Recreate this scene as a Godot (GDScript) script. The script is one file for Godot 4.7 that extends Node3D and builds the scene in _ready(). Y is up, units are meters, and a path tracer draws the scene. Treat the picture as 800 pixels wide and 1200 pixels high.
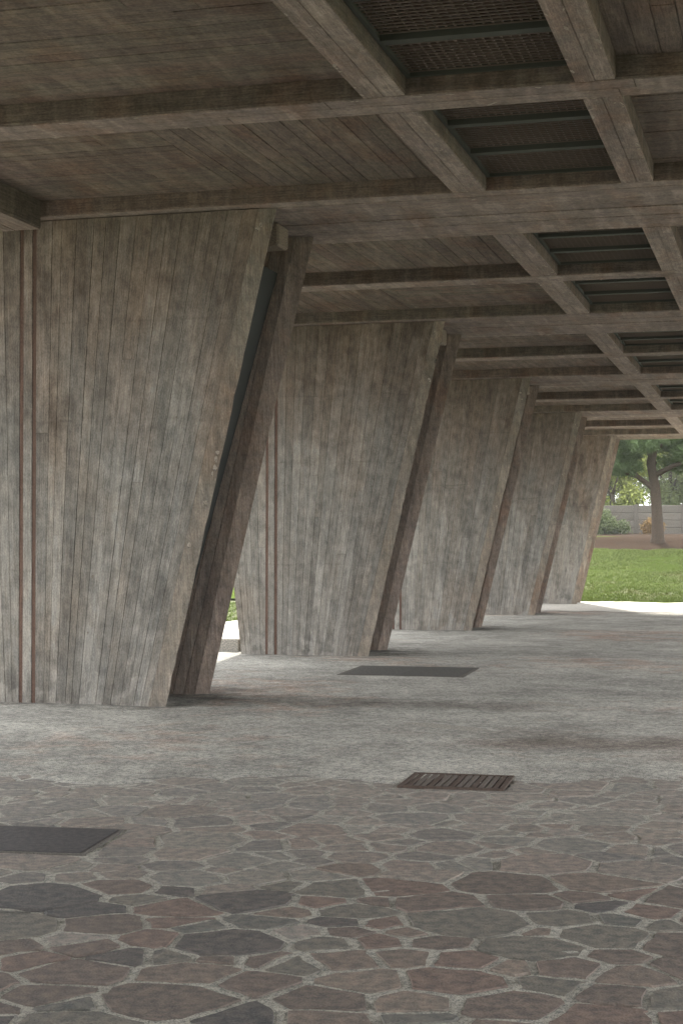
extends Node3D

# Axes: x runs across the walkway (right positive), y is up, the walkway recedes towards -z.
# "run" below is the distance along the walkway (run = -z).
const SOFFIT := 4.663          # underside of the beams
const COFFER := 4.835          # underside of the roof between the beams
const PERIOD := 7.5            # from one pier to the next
const BEAM_RUN := 13.85        # front of the double beam over the first pier in view
const PIER_RUN := 13.99        # front of the first pier in view
const ROOF_LEFT := -8.75
const ROOF_RIGHT := 4.75
const THETA := 0.2748          # the camera looks this much left of the walkway

var rng := RandomNumberGenerator.new()
var M := {}
var used := {}

# ------------------------------------------------------------------ shape collector
class Shape:
	var st := SurfaceTool.new()
	var ua := Vector3.RIGHT
	var va := Vector3.UP
	var off := Vector2.ZERO
	var us := 1.0
	var vs := 1.0
	var ua2 := Vector3.RIGHT
	var va2 := Vector3.UP
	var off2 := Vector2.ZERO
	var s2 := 0.25
	var tint := Color.WHITE
	var count := 0
	func _init() -> void:
		st.begin(Mesh.PRIMITIVE_TRIANGLES)
	func axes(u: Vector3, v: Vector3, o := Vector2.ZERO) -> void:
		ua = u; va = v; off = o
	func axes2(u: Vector3, v: Vector3, o := Vector2.ZERO) -> void:
		ua2 = u; va2 = v; off2 = o
	func vert(p: Vector3, n: Vector3) -> void:
		st.set_normal(n)
		st.set_color(tint)
		st.set_uv(Vector2(p.dot(ua) * us, p.dot(va) * vs) + off)
		st.set_uv2(Vector2(p.dot(ua2), p.dot(va2)) * s2 + off2)
		st.add_vertex(p)
	func tri(a: Vector3, b: Vector3, c: Vector3, out: Vector3) -> void:
		var n := (c - a).cross(b - a)
		if n.length_squared() < 1e-16:
			return
		n = n.normalized()
		if n.dot(out) < 0.0:
			n = -n
			vert(a, n); vert(c, n); vert(b, n)
		else:
			vert(a, n); vert(b, n); vert(c, n)
		count += 1
	func tri_n(a: Vector3, b: Vector3, c: Vector3, na: Vector3, nb: Vector3, nc: Vector3) -> void:
		if (c - a).cross(b - a).dot(na + nb + nc) < 0.0:
			vert(a, na); vert(c, nc); vert(b, nb)
		else:
			vert(a, na); vert(b, nb); vert(c, nc)
		count += 1
	func quad(a: Vector3, b: Vector3, c: Vector3, d: Vector3, out: Vector3) -> void:
		tri(a, b, c, out)
		tri(a, c, d, out)
	# eight corners: near ring f (4), far ring k (4)
	func hexa(f: Array, k: Array) -> void:
		var mid := Vector3.ZERO
		for p in f: mid += p
		for p in k: mid += p
		mid /= 8.0
		quad(f[0], f[1], f[2], f[3], (f[0] + f[2]) / 2.0 - mid)
		quad(k[0], k[1], k[2], k[3], (k[0] + k[2]) / 2.0 - mid)
		for i in 4:
			var j := (i + 1) % 4
			quad(f[i], f[j], k[j], k[i], (f[i] + f[j] + k[i] + k[j]) / 4.0 - mid)
	func box(lo: Vector3, hi: Vector3) -> void:
		hexa([Vector3(lo.x, lo.y, hi.z), Vector3(hi.x, lo.y, hi.z), Vector3(hi.x, hi.y, hi.z), Vector3(lo.x, hi.y, hi.z)],
			[Vector3(lo.x, lo.y, lo.z), Vector3(hi.x, lo.y, lo.z), Vector3(hi.x, hi.y, lo.z), Vector3(lo.x, hi.y, lo.z)])
	# box with its edges cut by c
	func cut_box(lo: Vector3, hi: Vector3, c: float) -> void:
		var m := (lo + hi) / 2.0
		var corner := func(sx: int, sy: int, sz: int, axis: int) -> Vector3:
			var p := Vector3(hi.x if sx > 0 else lo.x, hi.y if sy > 0 else lo.y, hi.z if sz > 0 else lo.z)
			if axis != 0: p.x -= sx * c
			if axis != 1: p.y -= sy * c
			if axis != 2: p.z -= sz * c
			return p
		for s in [-1, 1]:
			quad(corner.call(s, -1, -1, 0), corner.call(s, 1, -1, 0), corner.call(s, 1, 1, 0), corner.call(s, -1, 1, 0), Vector3(s, 0, 0))
			quad(corner.call(-1, s, -1, 1), corner.call(1, s, -1, 1), corner.call(1, s, 1, 1), corner.call(-1, s, 1, 1), Vector3(0, s, 0))
			quad(corner.call(-1, -1, s, 2), corner.call(1, -1, s, 2), corner.call(1, 1, s, 2), corner.call(-1, 1, s, 2), Vector3(0, 0, s))
		for s in [-1, 1]:
			for t in [-1, 1]:
				quad(corner.call(s, t, -1, 0), corner.call(s, t, 1, 0), corner.call(s, t, 1, 1), corner.call(s, t, -1, 1), Vector3(s, t, 0))
				quad(corner.call(-1, s, t, 1), corner.call(1, s, t, 1), corner.call(1, s, t, 2), corner.call(-1, s, t, 2), Vector3(0, s, t))
				quad(corner.call(s, -1, t, 0), corner.call(s, 1, t, 0), corner.call(s, 1, t, 2), corner.call(s, -1, t, 2), Vector3(s, 0, t))
				for u in [-1, 1]:
					tri(corner.call(s, t, u, 0), corner.call(s, t, u, 1), corner.call(s, t, u, 2), Vector3(s, t, u))
	# a board proud of a face: four corners on the face, its normal, how far it stands out, its bevel
	func board(p: Array, n: Vector3, depth: float, bevel: float) -> void:
		var top := []
		for i in 4:
			var a: Vector3 = p[i]
			var d1: Vector3 = (p[(i + 1) % 4] - a).normalized()
			var d2: Vector3 = (p[(i + 3) % 4] - a).normalized()
			top.append(a + (d1 + d2) * bevel + n * depth)
		quad(top[0], top[1], top[2], top[3], n)
		var mid: Vector3 = (p[0] + p[1] + p[2] + p[3]) / 4.0
		for i in 4:
			var j := (i + 1) % 4
			quad(p[i], p[j], top[j], top[i], (p[i] + p[j]) / 2.0 - mid + n * 0.01)
	func tube(path: Array, radii: Array, sides := 8) -> void:
		var rings := []
		for i in path.size():
			var d: Vector3 = (path[min(i + 1, path.size() - 1)] - path[max(i - 1, 0)]).normalized()
			var s := d.cross(Vector3(0.31, 0.2, 0.93)).normalized()
			var t := d.cross(s)
			var ring := []
			for k in sides:
				var w := TAU * k / sides
				ring.append((s * cos(w) + t * sin(w)))
			rings.append(ring)
		for i in path.size() - 1:
			for k in sides:
				var l := (k + 1) % sides
				var a0: Vector3 = rings[i][k]; var a1: Vector3 = rings[i][l]
				var b0: Vector3 = rings[i + 1][k]; var b1: Vector3 = rings[i + 1][l]
				var q0: Vector3 = path[i] + a0 * radii[i]; var q1: Vector3 = path[i] + a1 * radii[i]
				var q2: Vector3 = path[i + 1] + b1 * radii[i + 1]; var q3: Vector3 = path[i + 1] + b0 * radii[i + 1]
				tri_n(q0, q1, q2, a0, a1, b1)
				tri_n(q0, q2, q3, a0, b1, b0)
	func done() -> ArrayMesh:
		return st.commit()

# ------------------------------------------------------------------ naming helpers
func numbered(called: String) -> String:
	if not used.has(called):
		used[called] = 0
		return called
	used[called] += 1
	return "%s_%03d" % [called, used[called]]

func put(called: String, sh, material: Material, parent: Node = null) -> MeshInstance3D:
	var o := MeshInstance3D.new()
	o.mesh = sh.done() if sh is Shape else sh
	o.material_override = material
	if parent == null or parent == self:
		o.name = numbered(called)
		add_child(o, true)
	else:
		if not parent.has_meta("_n"): parent.set_meta("_n", {})
		var d: Dictionary = parent.get_meta("_n")
		var k: int = d.get(called, 0)
		d[called] = k + 1
		o.name = called if k == 0 else "%s_%03d" % [called, k]
		parent.add_child(o, true)
	return o

func thing(called: String, label: String, category: String, at := Vector3.ZERO, group := "") -> Node3D:
	var o := Node3D.new()
	o.name = numbered(called)
	add_child(o, true)
	o.position = at
	tag(o, label, category, group)
	return o

func tag(o: Node, label: String, category := "", group := "") -> void:
	o.set_meta("label", label)
	if category: o.set_meta("category", category)
	if group: o.set_meta("group", group)

func structure(o: Node, label := "") -> Node:
	o.set_meta("kind", "structure")
	if label: o.set_meta("label", label)
	return o

func stuff(o: Node) -> Node:
	o.set_meta("kind", "stuff")
	return o

func P(a: float, y: float, run: float) -> Vector3:
	return Vector3(a, y, -run)

# ------------------------------------------------------------------ textures
func noise(s: int, freq: float, oct := 4, kind := FastNoiseLite.TYPE_SIMPLEX_SMOOTH) -> FastNoiseLite:
	var n := FastNoiseLite.new()
	n.seed = s; n.frequency = freq; n.noise_type = kind
	n.fractal_octaves = oct
	n.fractal_type = FastNoiseLite.FRACTAL_FBM if oct > 1 else FastNoiseLite.FRACTAL_NONE
	return n

# seamless grey noise, stretched along one side, as floats of mean about 0
func field(s: int, freq: float, w: int, h: int, squash_x := 1, squash_y := 1, oct := 4) -> PackedFloat32Array:
	var im := noise(s, freq, oct).get_seamless_image(max(4, w / squash_x), max(4, h / squash_y), false, false, 0.15, true)
	im.convert(Image.FORMAT_L8)
	if squash_x > 1 or squash_y > 1:
		im.resize(w, h, Image.INTERPOLATE_CUBIC)
	var d := im.get_data()
	var out := PackedFloat32Array()
	out.resize(w * h)
	var mean := 0.0
	for i in d.size(): mean += d[i]
	mean /= d.size()
	var dev := 0.0
	for i in d.size(): dev += (d[i] - mean) * (d[i] - mean)
	dev = sqrt(dev / d.size()) * 3.0 + 0.001
	for i in d.size():
		out[i] = clampf((d[i] - mean) / dev, -1.0, 1.0)
	return out

func picture(w: int, h: int, rgb: PackedByteArray) -> ImageTexture:
	return ImageTexture.create_from_image(Image.create_from_data(w, h, false, Image.FORMAT_RGB8, rgb))

func grey(w: int, h: int, g: PackedByteArray) -> ImageTexture:
	return ImageTexture.create_from_image(Image.create_from_data(w, h, false, Image.FORMAT_L8, g))

func byte(v: float) -> int:
	return int(clampf(v, 0.0, 1.0) * 255.0 + 0.5)

var T := {}

func make_textures() -> void:
	# cast concrete that kept the grain of its boards: grain runs along u (2 m), v is 0.5 m
	var w := 1024
	var h := 512
	var grain := field(11, 0.05, w, h, 24, 1, 4)
	var fine := field(12, 0.09, w, h, 6, 1, 3)
	var blot := field(13, 0.012, w, h, 2, 1, 4)
	var pit := field(14, 0.14, w, h, 1, 1, 2)
	var speck := field(15, 0.3, w, h, 1, 1, 2)
	var pore := field(16, 0.06, w, h, 1, 1, 3)
	var alb := PackedByteArray(); alb.resize(w * h * 3)
	var hgt := PackedByteArray(); hgt.resize(w * h)
	for i in w * h:
		var p := maxf(0.0, pit[i] - 0.78) * 2.0
		var v := 0.84 + grain[i] * 0.065 + fine[i] * 0.07 + blot[i] * 0.06 + speck[i] * 0.09 + pore[i] * 0.09 - minf(p, 0.3)
		var warm := blot[i] * 0.008 - grain[i] * 0.006
		alb[i * 3] = byte(v + warm); alb[i * 3 + 1] = byte(v); alb[i * 3 + 2] = byte(v - warm)
		hgt[i] = byte(0.55 + grain[i] * 0.22 + fine[i] * 0.16 + speck[i] * 0.06 - p * 0.9)
	T.board = picture(w, h, alb)
	T.board_relief = grey(w, h, hgt)
	# weathering that runs over whole faces: rust brown, bleached and grey-green zones, streaks
	w = 768; h = 768
	var big := field(21, 0.008, w, h, 1, 3, 5)
	var big2 := field(22, 0.012, w, h, 1, 2, 5)
	var run_ := field(23, 0.03, w, h, 1, 9, 4)
	var mott := field(24, 0.035, w, h, 1, 1, 4)
	var grime := field(26, 0.11, w, h, 1, 2, 3)
	var hue := field(25, 0.007, w, h, 1, 2, 3)
	alb = PackedByteArray(); alb.resize(w * h * 3)
	for i in w * h:
		var v := 0.89 + big[i] * 0.06 + run_[i] * 0.07 + mott[i] * 0.05 + grime[i] * 0.06
		v -= maxf(0.0, big2[i] - 0.45) * 0.2
		v += maxf(0.0, run_[i] * 0.6 + big2[i] * -0.6 - 0.3) * 0.3
		var py := float(i / w) + big[i] * 5.0
		v -= 0.10 * exp(-pow((py - 270.0) / 2.0, 2.0)) * clampf(0.6 + mott[i], 0.0, 1.0) + 0.07 * exp(-pow((py - 610.0) / 2.0, 2.0)) * clampf(0.6 + mott[i], 0.0, 1.0)
		var warm := clampf(hue[i] * 1.3 + mott[i] * 0.3 - 0.1, 0.0, 1.0)
		v -= warm * 0.05
		var r := hue[i] * 0.012 + warm * 0.03 + mott[i] * 0.01
		var g := -absf(hue[i]) * 0.012
		alb[i * 3] = byte(v + r); alb[i * 3 + 1] = byte(v + g); alb[i * 3 + 2] = byte(v - r * 0.8)
	T.weather = picture(w, h, alb)
	# the piers' own stains and tones, 6 m by 6 m, not repeated over their height: a browner, slightly darker tone that hangs
	# down from the beams in ragged tongues, pale lime streaks, casting joints, efflorescence at the foot
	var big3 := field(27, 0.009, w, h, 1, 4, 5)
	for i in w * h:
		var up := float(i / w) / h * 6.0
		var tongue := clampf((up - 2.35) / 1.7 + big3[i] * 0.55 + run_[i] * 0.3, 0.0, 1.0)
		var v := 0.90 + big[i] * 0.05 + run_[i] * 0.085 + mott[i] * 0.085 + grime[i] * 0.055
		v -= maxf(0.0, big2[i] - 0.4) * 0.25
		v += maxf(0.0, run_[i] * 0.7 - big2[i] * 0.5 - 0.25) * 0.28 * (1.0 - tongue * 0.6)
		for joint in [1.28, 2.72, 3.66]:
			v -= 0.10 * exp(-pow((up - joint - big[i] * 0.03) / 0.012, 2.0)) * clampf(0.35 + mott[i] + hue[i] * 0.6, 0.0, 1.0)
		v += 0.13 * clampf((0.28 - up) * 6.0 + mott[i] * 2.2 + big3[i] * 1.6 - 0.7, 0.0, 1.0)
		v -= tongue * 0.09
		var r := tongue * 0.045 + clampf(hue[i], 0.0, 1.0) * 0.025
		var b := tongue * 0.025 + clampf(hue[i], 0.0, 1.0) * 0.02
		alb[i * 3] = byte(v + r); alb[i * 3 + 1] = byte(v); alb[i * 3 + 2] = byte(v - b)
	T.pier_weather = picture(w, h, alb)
	# grit: trodden concrete with small aggregate
	w = 1024; h = 1024
	var g1 := field(31, 0.33, w, h, 1, 1, 2)
	var g2 := field(32, 0.09, w, h, 1, 1, 3)
	var g3 := field(33, 0.022, w, h, 1, 1, 4)
	alb = PackedByteArray(); alb.resize(w * h * 3)
	hgt = PackedByteArray(); hgt.resize(w * h)
	for i in w * h:
		var v := 0.84 + g1[i] * 0.2 + g2[i] * 0.32 + g3[i] * 0.2
		var c := g3[i] * 0.02 + g2[i] * 0.015
		alb[i * 3] = byte(v + c); alb[i * 3 + 1] = byte(v); alb[i * 3 + 2] = byte(v - c)
		hgt[i] = byte(0.5 + g1[i] * 0.24 + g2[i] * 0.22 + g3[i] * 0.1)
	T.grit = picture(w, h, alb)
	T.grit_relief = grey(w, h, hgt)
	# split stone
	w = 768; h = 768
	var s1 := field(41, 0.014, w, h, 1, 1, 5)
	var s2 := field(42, 0.08, w, h, 1, 1, 4)
	var s3 := field(43, 0.3, w, h, 1, 1, 2)
	alb = PackedByteArray(); alb.resize(w * h * 3)
	hgt = PackedByteArray(); hgt.resize(w * h)
	for i in w * h:
		var v := 0.84 + s1[i] * 0.13 + s2[i] * 0.13 + s3[i] * 0.12
		var c := s1[i] * 0.03
		alb[i * 3] = byte(v + c); alb[i * 3 + 1] = byte(v); alb[i * 3 + 2] = byte(v - c * 0.6)
		hgt[i] = byte(0.5 + s1[i] * 0.3 + s2[i] * 0.2 + s3[i] * 0.1)
	T.stone = picture(w, h, alb)
	T.stone_relief = grey(w, h, hgt)
	make_apron_stains_and_shade()

# worn, dusty, patched and oily places and painted pier shade of the trodden floor; 16 m across, 40 m along (run 7 to 47)
func make_apron_stains_and_shade() -> void:
	var w := 512
	var h := 1024
	var n1 := noise(51, 0.28, 5)
	var n2 := noise(52, 0.75, 5)
	var n3 := noise(53, 0.16, 4)
	var n4 := noise(54, 2.2, 4)
	var n5 := noise(55, 7.0, 3)
	var alb := PackedByteArray(); alb.resize(w * h * 3)
	for y in h:
		var run := 7.0 + 40.0 * (y + 0.5) / h
		for x in w:
			var a := -12.0 + 16.0 * (x + 0.5) / w
			# patches are drawn out across the walkway, as feet and water left them
			var v := 0.85 + n1.get_noise_2d(a, run) * 0.08 + n2.get_noise_2d(a, run + 40.0) * 0.10 + n4.get_noise_2d(a, run) * 0.10 + n5.get_noise_2d(a, run) * 0.12
			var red := maxf(0.0, n3.get_noise_2d(a + 9.0, run) + n4.get_noise_2d(a + 3.0, run) * 0.5 - 0.2) * 0.15
			# the reddish worn bed near the right of the first pier
			var e := Vector2((a + 0.9) / 1.9, (run - 12.3) / 0.75).length() + n2.get_noise_2d(a, run) * 0.9
			var k := clampf(1.25 - e, 0.0, 1.0)
			v -= 0.13 * k; red += 0.03 * k
			# pier shade painted into the floor beside the first pier, mixed with dirt
			e = Vector2((a + 4.4) / 2.4, (run - 14.9) / 0.55).length() + n2.get_noise_2d(a + 5.0, run) * 1.0
			k = clampf(1.2 - e, 0.0, 1.0)
			v -= 0.16 * k; red += 0.015 * k
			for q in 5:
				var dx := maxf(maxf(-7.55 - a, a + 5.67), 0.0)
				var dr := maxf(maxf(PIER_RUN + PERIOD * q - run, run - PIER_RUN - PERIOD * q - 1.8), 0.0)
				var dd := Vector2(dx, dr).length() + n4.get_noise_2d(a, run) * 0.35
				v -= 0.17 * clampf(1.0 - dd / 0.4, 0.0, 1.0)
			alb[(y * w + x) * 3] = byte(v + red * 0.6)
			alb[(y * w + x) * 3 + 1] = byte(v - red * 0.35)
			alb[(y * w + x) * 3 + 2] = byte(v - red * 0.7)
	T.apron = picture(w, h, alb)

func mat(lin: Color, rough := 0.9, spec := 0.3) -> StandardMaterial3D:
	var m := StandardMaterial3D.new()
	m.albedo_color = lin.linear_to_srgb()
	m.roughness = rough
	m.metallic_specular = spec
	return m

func board_mat(lin: Color, weathered := true) -> StandardMaterial3D:
	var m := mat(lin, 0.93, 0.25)
	m.albedo_texture = T.board
	m.heightmap_enabled = true
	m.heightmap_texture = T.board_relief
	m.heightmap_scale = 0.55
	if weathered:
		m.detail_enabled = true
		m.detail_albedo = T.weather
		m.detail_blend_mode = BaseMaterial3D.BLEND_MODE_MUL
		m.detail_uv_layer = BaseMaterial3D.DETAIL_UV_2
	return m

func tri_mat(lin: Color, alb: Texture2D, rel: Texture2D, scale: float, relief: float, rough := 0.95) -> StandardMaterial3D:
	var m := mat(lin, rough, 0.25)
	m.albedo_texture = alb
	m.uv1_triplanar = true
	m.uv1_world_triplanar = true
	m.uv1_scale = Vector3.ONE * scale
	m.heightmap_enabled = true
	m.heightmap_texture = rel
	m.heightmap_scale = relief
	return m

func make_materials() -> void:
	M.pier = []
	M.pier_core = board_mat(Color(0.30, 0.275, 0.238))
	for c in [Color(0.376, 0.359, 0.328), Color(0.333, 0.318, 0.290), Color(0.399, 0.383, 0.351), Color(0.354, 0.332, 0.297), Color(0.311, 0.297, 0.272), Color(0.364, 0.342, 0.307), Color(0.369, 0.356, 0.328)]:
		M.pier.append(board_mat(c))
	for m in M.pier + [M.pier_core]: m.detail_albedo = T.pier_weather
	M.edge = board_mat(Color(0.455, 0.405, 0.34))
	M.brown = []
	for c in [Color(0.386, 0.317, 0.267), Color(0.420, 0.353, 0.302), Color(0.347, 0.280, 0.235)]:
		M.brown.append(board_mat(c))
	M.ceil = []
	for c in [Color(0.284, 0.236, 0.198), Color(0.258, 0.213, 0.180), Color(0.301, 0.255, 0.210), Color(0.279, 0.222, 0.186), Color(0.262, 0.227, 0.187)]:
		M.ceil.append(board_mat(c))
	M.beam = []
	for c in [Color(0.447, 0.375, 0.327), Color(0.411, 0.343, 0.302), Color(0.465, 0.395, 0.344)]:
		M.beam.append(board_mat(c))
	for c in []:
		M.ceil.append(board_mat(c))
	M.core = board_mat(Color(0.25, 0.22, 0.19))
	M.groove = board_mat(Color(0.16, 0.105, 0.085), false)
	M.pit_and_shade_mark = mat(Color(0.15, 0.132, 0.115), 0.95)  # dark tone for the pits and for the shade painted under chips
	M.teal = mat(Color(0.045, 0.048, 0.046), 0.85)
	M.chip = tri_mat(Color(0.55, 0.49, 0.42), T.grit, T.grit_relief, 3.0, 0.8)
	M.block = tri_mat(Color(0.34, 0.285, 0.235), T.grit, T.grit_relief, 2.0, 0.5)
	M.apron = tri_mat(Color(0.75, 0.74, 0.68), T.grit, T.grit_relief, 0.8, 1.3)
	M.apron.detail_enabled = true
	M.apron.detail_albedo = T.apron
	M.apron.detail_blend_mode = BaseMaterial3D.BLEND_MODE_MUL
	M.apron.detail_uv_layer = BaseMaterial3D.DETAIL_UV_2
	M.mortar = tri_mat(Color(0.50, 0.488, 0.435), T.grit, T.grit_relief, 1.1, 1.0)
	M.stone = []
	M.dusty = []
	M.half_dusty = []
	var stone_colors := [Color(0.241, 0.191, 0.168), Color(0.223, 0.188, 0.168), Color(0.253, 0.215, 0.188), Color(0.209, 0.180, 0.161), Color(0.223, 0.212, 0.188), Color(0.196, 0.194, 0.179), Color(0.147, 0.141, 0.138), Color(0.164, 0.153, 0.146), Color(0.285, 0.245, 0.212)]
	for c in stone_colors:
		M.dusty.append(tri_mat(c.lerp(Color(0.50, 0.48, 0.44), 0.46), T.stone, T.stone_relief, 1.3, 1.2, 0.9))
		M.half_dusty.append(tri_mat(c.lerp(Color(0.46, 0.435, 0.395), 0.34), T.stone, T.stone_relief, 1.3, 1.0, 0.9))
	for c in stone_colors:
		M.stone.append(tri_mat(c, T.stone, T.stone_relief, 1.3, 0.9, 0.85))
	M.pale_patch = tri_mat(Color(0.50, 0.48, 0.43), T.grit, T.grit_relief, 1.3, 0.6)
	M.sun_patch_paving = tri_mat(Color(0.66, 0.64, 0.59), T.grit, T.grit_relief, 0.6, 0.5)  # pale floor colour stands for the sun patch at the roof end
	M.rust = tri_mat(Color(0.125, 0.095, 0.08), T.stone, T.stone_relief, 4.0, 0.3, 0.75)
	M.slat = tri_mat(Color(0.175, 0.152, 0.135), T.stone, T.stone_relief, 5.0, 0.3, 0.7)
	M.slate = tri_mat(Color(0.085, 0.08, 0.082), T.stone, T.stone_relief, 2.0, 0.4, 0.75)
	M.hatch = tri_mat(Color(0.135, 0.132, 0.125), T.grit, T.grit_relief, 1.2, 0.5, 0.8)
	M.slate_frame = tri_mat(Color(0.18, 0.17, 0.155), T.grit, T.grit_relief, 2.0, 0.4)
	M.iron = mat(Color(0.06, 0.065, 0.055), 0.7)
	M.wire = mat(Color(0.125, 0.10, 0.082), 0.6)
	M.pit = mat(Color(0.045, 0.04, 0.035), 1.0)
	M.well = board_mat(Color(0.22, 0.16, 0.13), false)
	M.kerb = tri_mat(Color(0.42, 0.40, 0.36), T.grit, T.grit_relief, 1.5, 0.5)
	M.pebble = tri_mat(Color(0.40, 0.37, 0.33), T.stone, T.stone_relief, 6.0, 0.3)
	M.soil = tri_mat(Color(0.06, 0.044, 0.034), T.grit, T.grit_relief, 0.5, 2.0)
	M.soil.metallic_specular = 0.0
	M.turf = tri_mat(Color(0.09, 0.125, 0.032), T.grit, T.grit_relief, 0.4, 2.0)
	M.turf.metallic_specular = 0.0
	M.meadow = tri_mat(Color(0.115, 0.125, 0.065), T.grit, T.grit_relief, 0.3, 2.0)
	M.blade = mat(Color(1, 1, 1), 0.8)
	M.blade.vertex_color_use_as_albedo = true
	M.blade.backlight_enabled = true
	M.blade.backlight = Color(0.3, 0.35, 0.15)
	M.leaf = M.blade
	M.bark = tri_mat(Color(0.115, 0.09, 0.07), T.stone, T.stone_relief, 1.6, 3.0)
	M.wall_panel = []
	for c in [Color(0.15, 0.138, 0.12), Color(0.135, 0.123, 0.107), Color(0.165, 0.15, 0.13)]:
		M.wall_panel.append(tri_mat(c, T.grit, T.grit_relief, 0.9, 0.6))

# ------------------------------------------------------------------ setting: floor
func floor_edge(a: float) -> float:           # where the stone paving gives way to the gritty floor
	return 10.62 + 0.33 * a

func build_floor() -> void:
	var base := Shape.new()
	var e := 600.0
	base.quad(Vector3(-e, -0.06, -e), Vector3(e, -0.06, -e), Vector3(e, -0.06, e), Vector3(-e, -0.06, e), Vector3.UP)
	structure(put("ground", base, M.meadow), "grass-covered ground around the concrete walkway")
	# gritty floor: a thin uneven layer that feathers out over the stones
	var sh := Shape.new()
	sh.axes2(Vector3(1.0 / 16.0, 0, 0), Vector3(0, 0, -1.0 / 40.0), Vector2(12.0 / 16.0, -7.0 / 40.0))
	sh.s2 = 1.0
	var n := noise(61, 0.9, 4)
	var nb := noise(62, 0.55, 4)
	var hgt := func(a: float, run: float) -> float:
		var d: float = run - floor_edge(a) - nb.get_noise_2d(a * 1.3, run * 1.3) * 0.6
		return clampf(-0.004 + d * 0.05, -0.03, 0.017) + n.get_noise_2d(a, run) * 0.007
	var as_: Array[float] = []
	var a := -11.2
	while a < 15.0:  # unseen right end is added to bounce neutral light onto the beams
		as_.append(a)
		a += 0.12 if a > -6.5 and a < 1.5 else (0.4 if a < 5.0 else 2.0)
	var runs: Array[float] = []
	var r := 7.2
	while r < 45.9:
		runs.append(r)
		r += 0.1 if r < 13.0 else (0.2 if r < 24.0 else 0.6)
	runs.append(46.0)
	for j in runs.size() - 1:
		for i in as_.size() - 1:
			var p := []
			for c in [[0, 0], [1, 0], [1, 1], [0, 1]]:
				var x: float = as_[i + c[0]]
				var z: float = runs[j + c[1]]
				p.append(P(x, hgt.call(x, z), z))
			if p[0].y < -0.012 and p[1].y < -0.012 and p[2].y < -0.012 and p[3].y < -0.012:
				continue
			var ns := []
			for q in p:
				var x: float = q.x
				var z: float = -q.z
				var dx: float = (hgt.call(x + 0.06, z) - hgt.call(x - 0.06, z)) / 0.12
				var dr: float = (hgt.call(x, z + 0.06) - hgt.call(x, z - 0.06)) / 0.12
				ns.append(Vector3(-dx, 1, dr).normalized())
			sh.tri_n(p[0], p[1], p[2], ns[0], ns[1], ns[2])
			sh.tri_n(p[0], p[2], p[3], ns[0], ns[2], ns[3])
	structure(put("pavement", sh, M.apron), "dusty gritty concrete floor under the roof, between the stone paving and the lawn")
	# floor on the near side of the camera and a pale strip painting the sun patch at the far end
	var far := Shape.new()
	var fe := noise(63, 0.6, 3)
	for i in 60:
		var x0 := -11.0 + i * 0.28
		var x1 := x0 + 0.28
		far.quad(P(x0, 0.03, 39.0 + fe.get_noise_1d(x0) * 1.2), P(x1, 0.03, 39.0 + fe.get_noise_1d(x1) * 1.2), P(x1, 0.035, 46.4 + fe.get_noise_1d(x1 * 2.0 + 50.0) * 1.1), P(x0, 0.035, 46.4 + fe.get_noise_1d(x0 * 2.0 + 50.0) * 1.1), Vector3.UP)
	structure(put("path", far, M.sun_patch_paving), "pale floor strip painted as a sun patch under the roof end before the lawn")
	build_stones()

func project(p: Vector3) -> Vector2:          # only to tell which stones the photograph shows
	var q := Vector3(p.x, p.y - 1.5, p.z).rotated(Vector3.UP, -THETA)
	if q.z > -0.5: return Vector2(-9999, -9999)
	return Vector2(400 + 1866 * q.x / -q.z, 644.7 - 1866 * q.y / -q.z)

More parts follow.
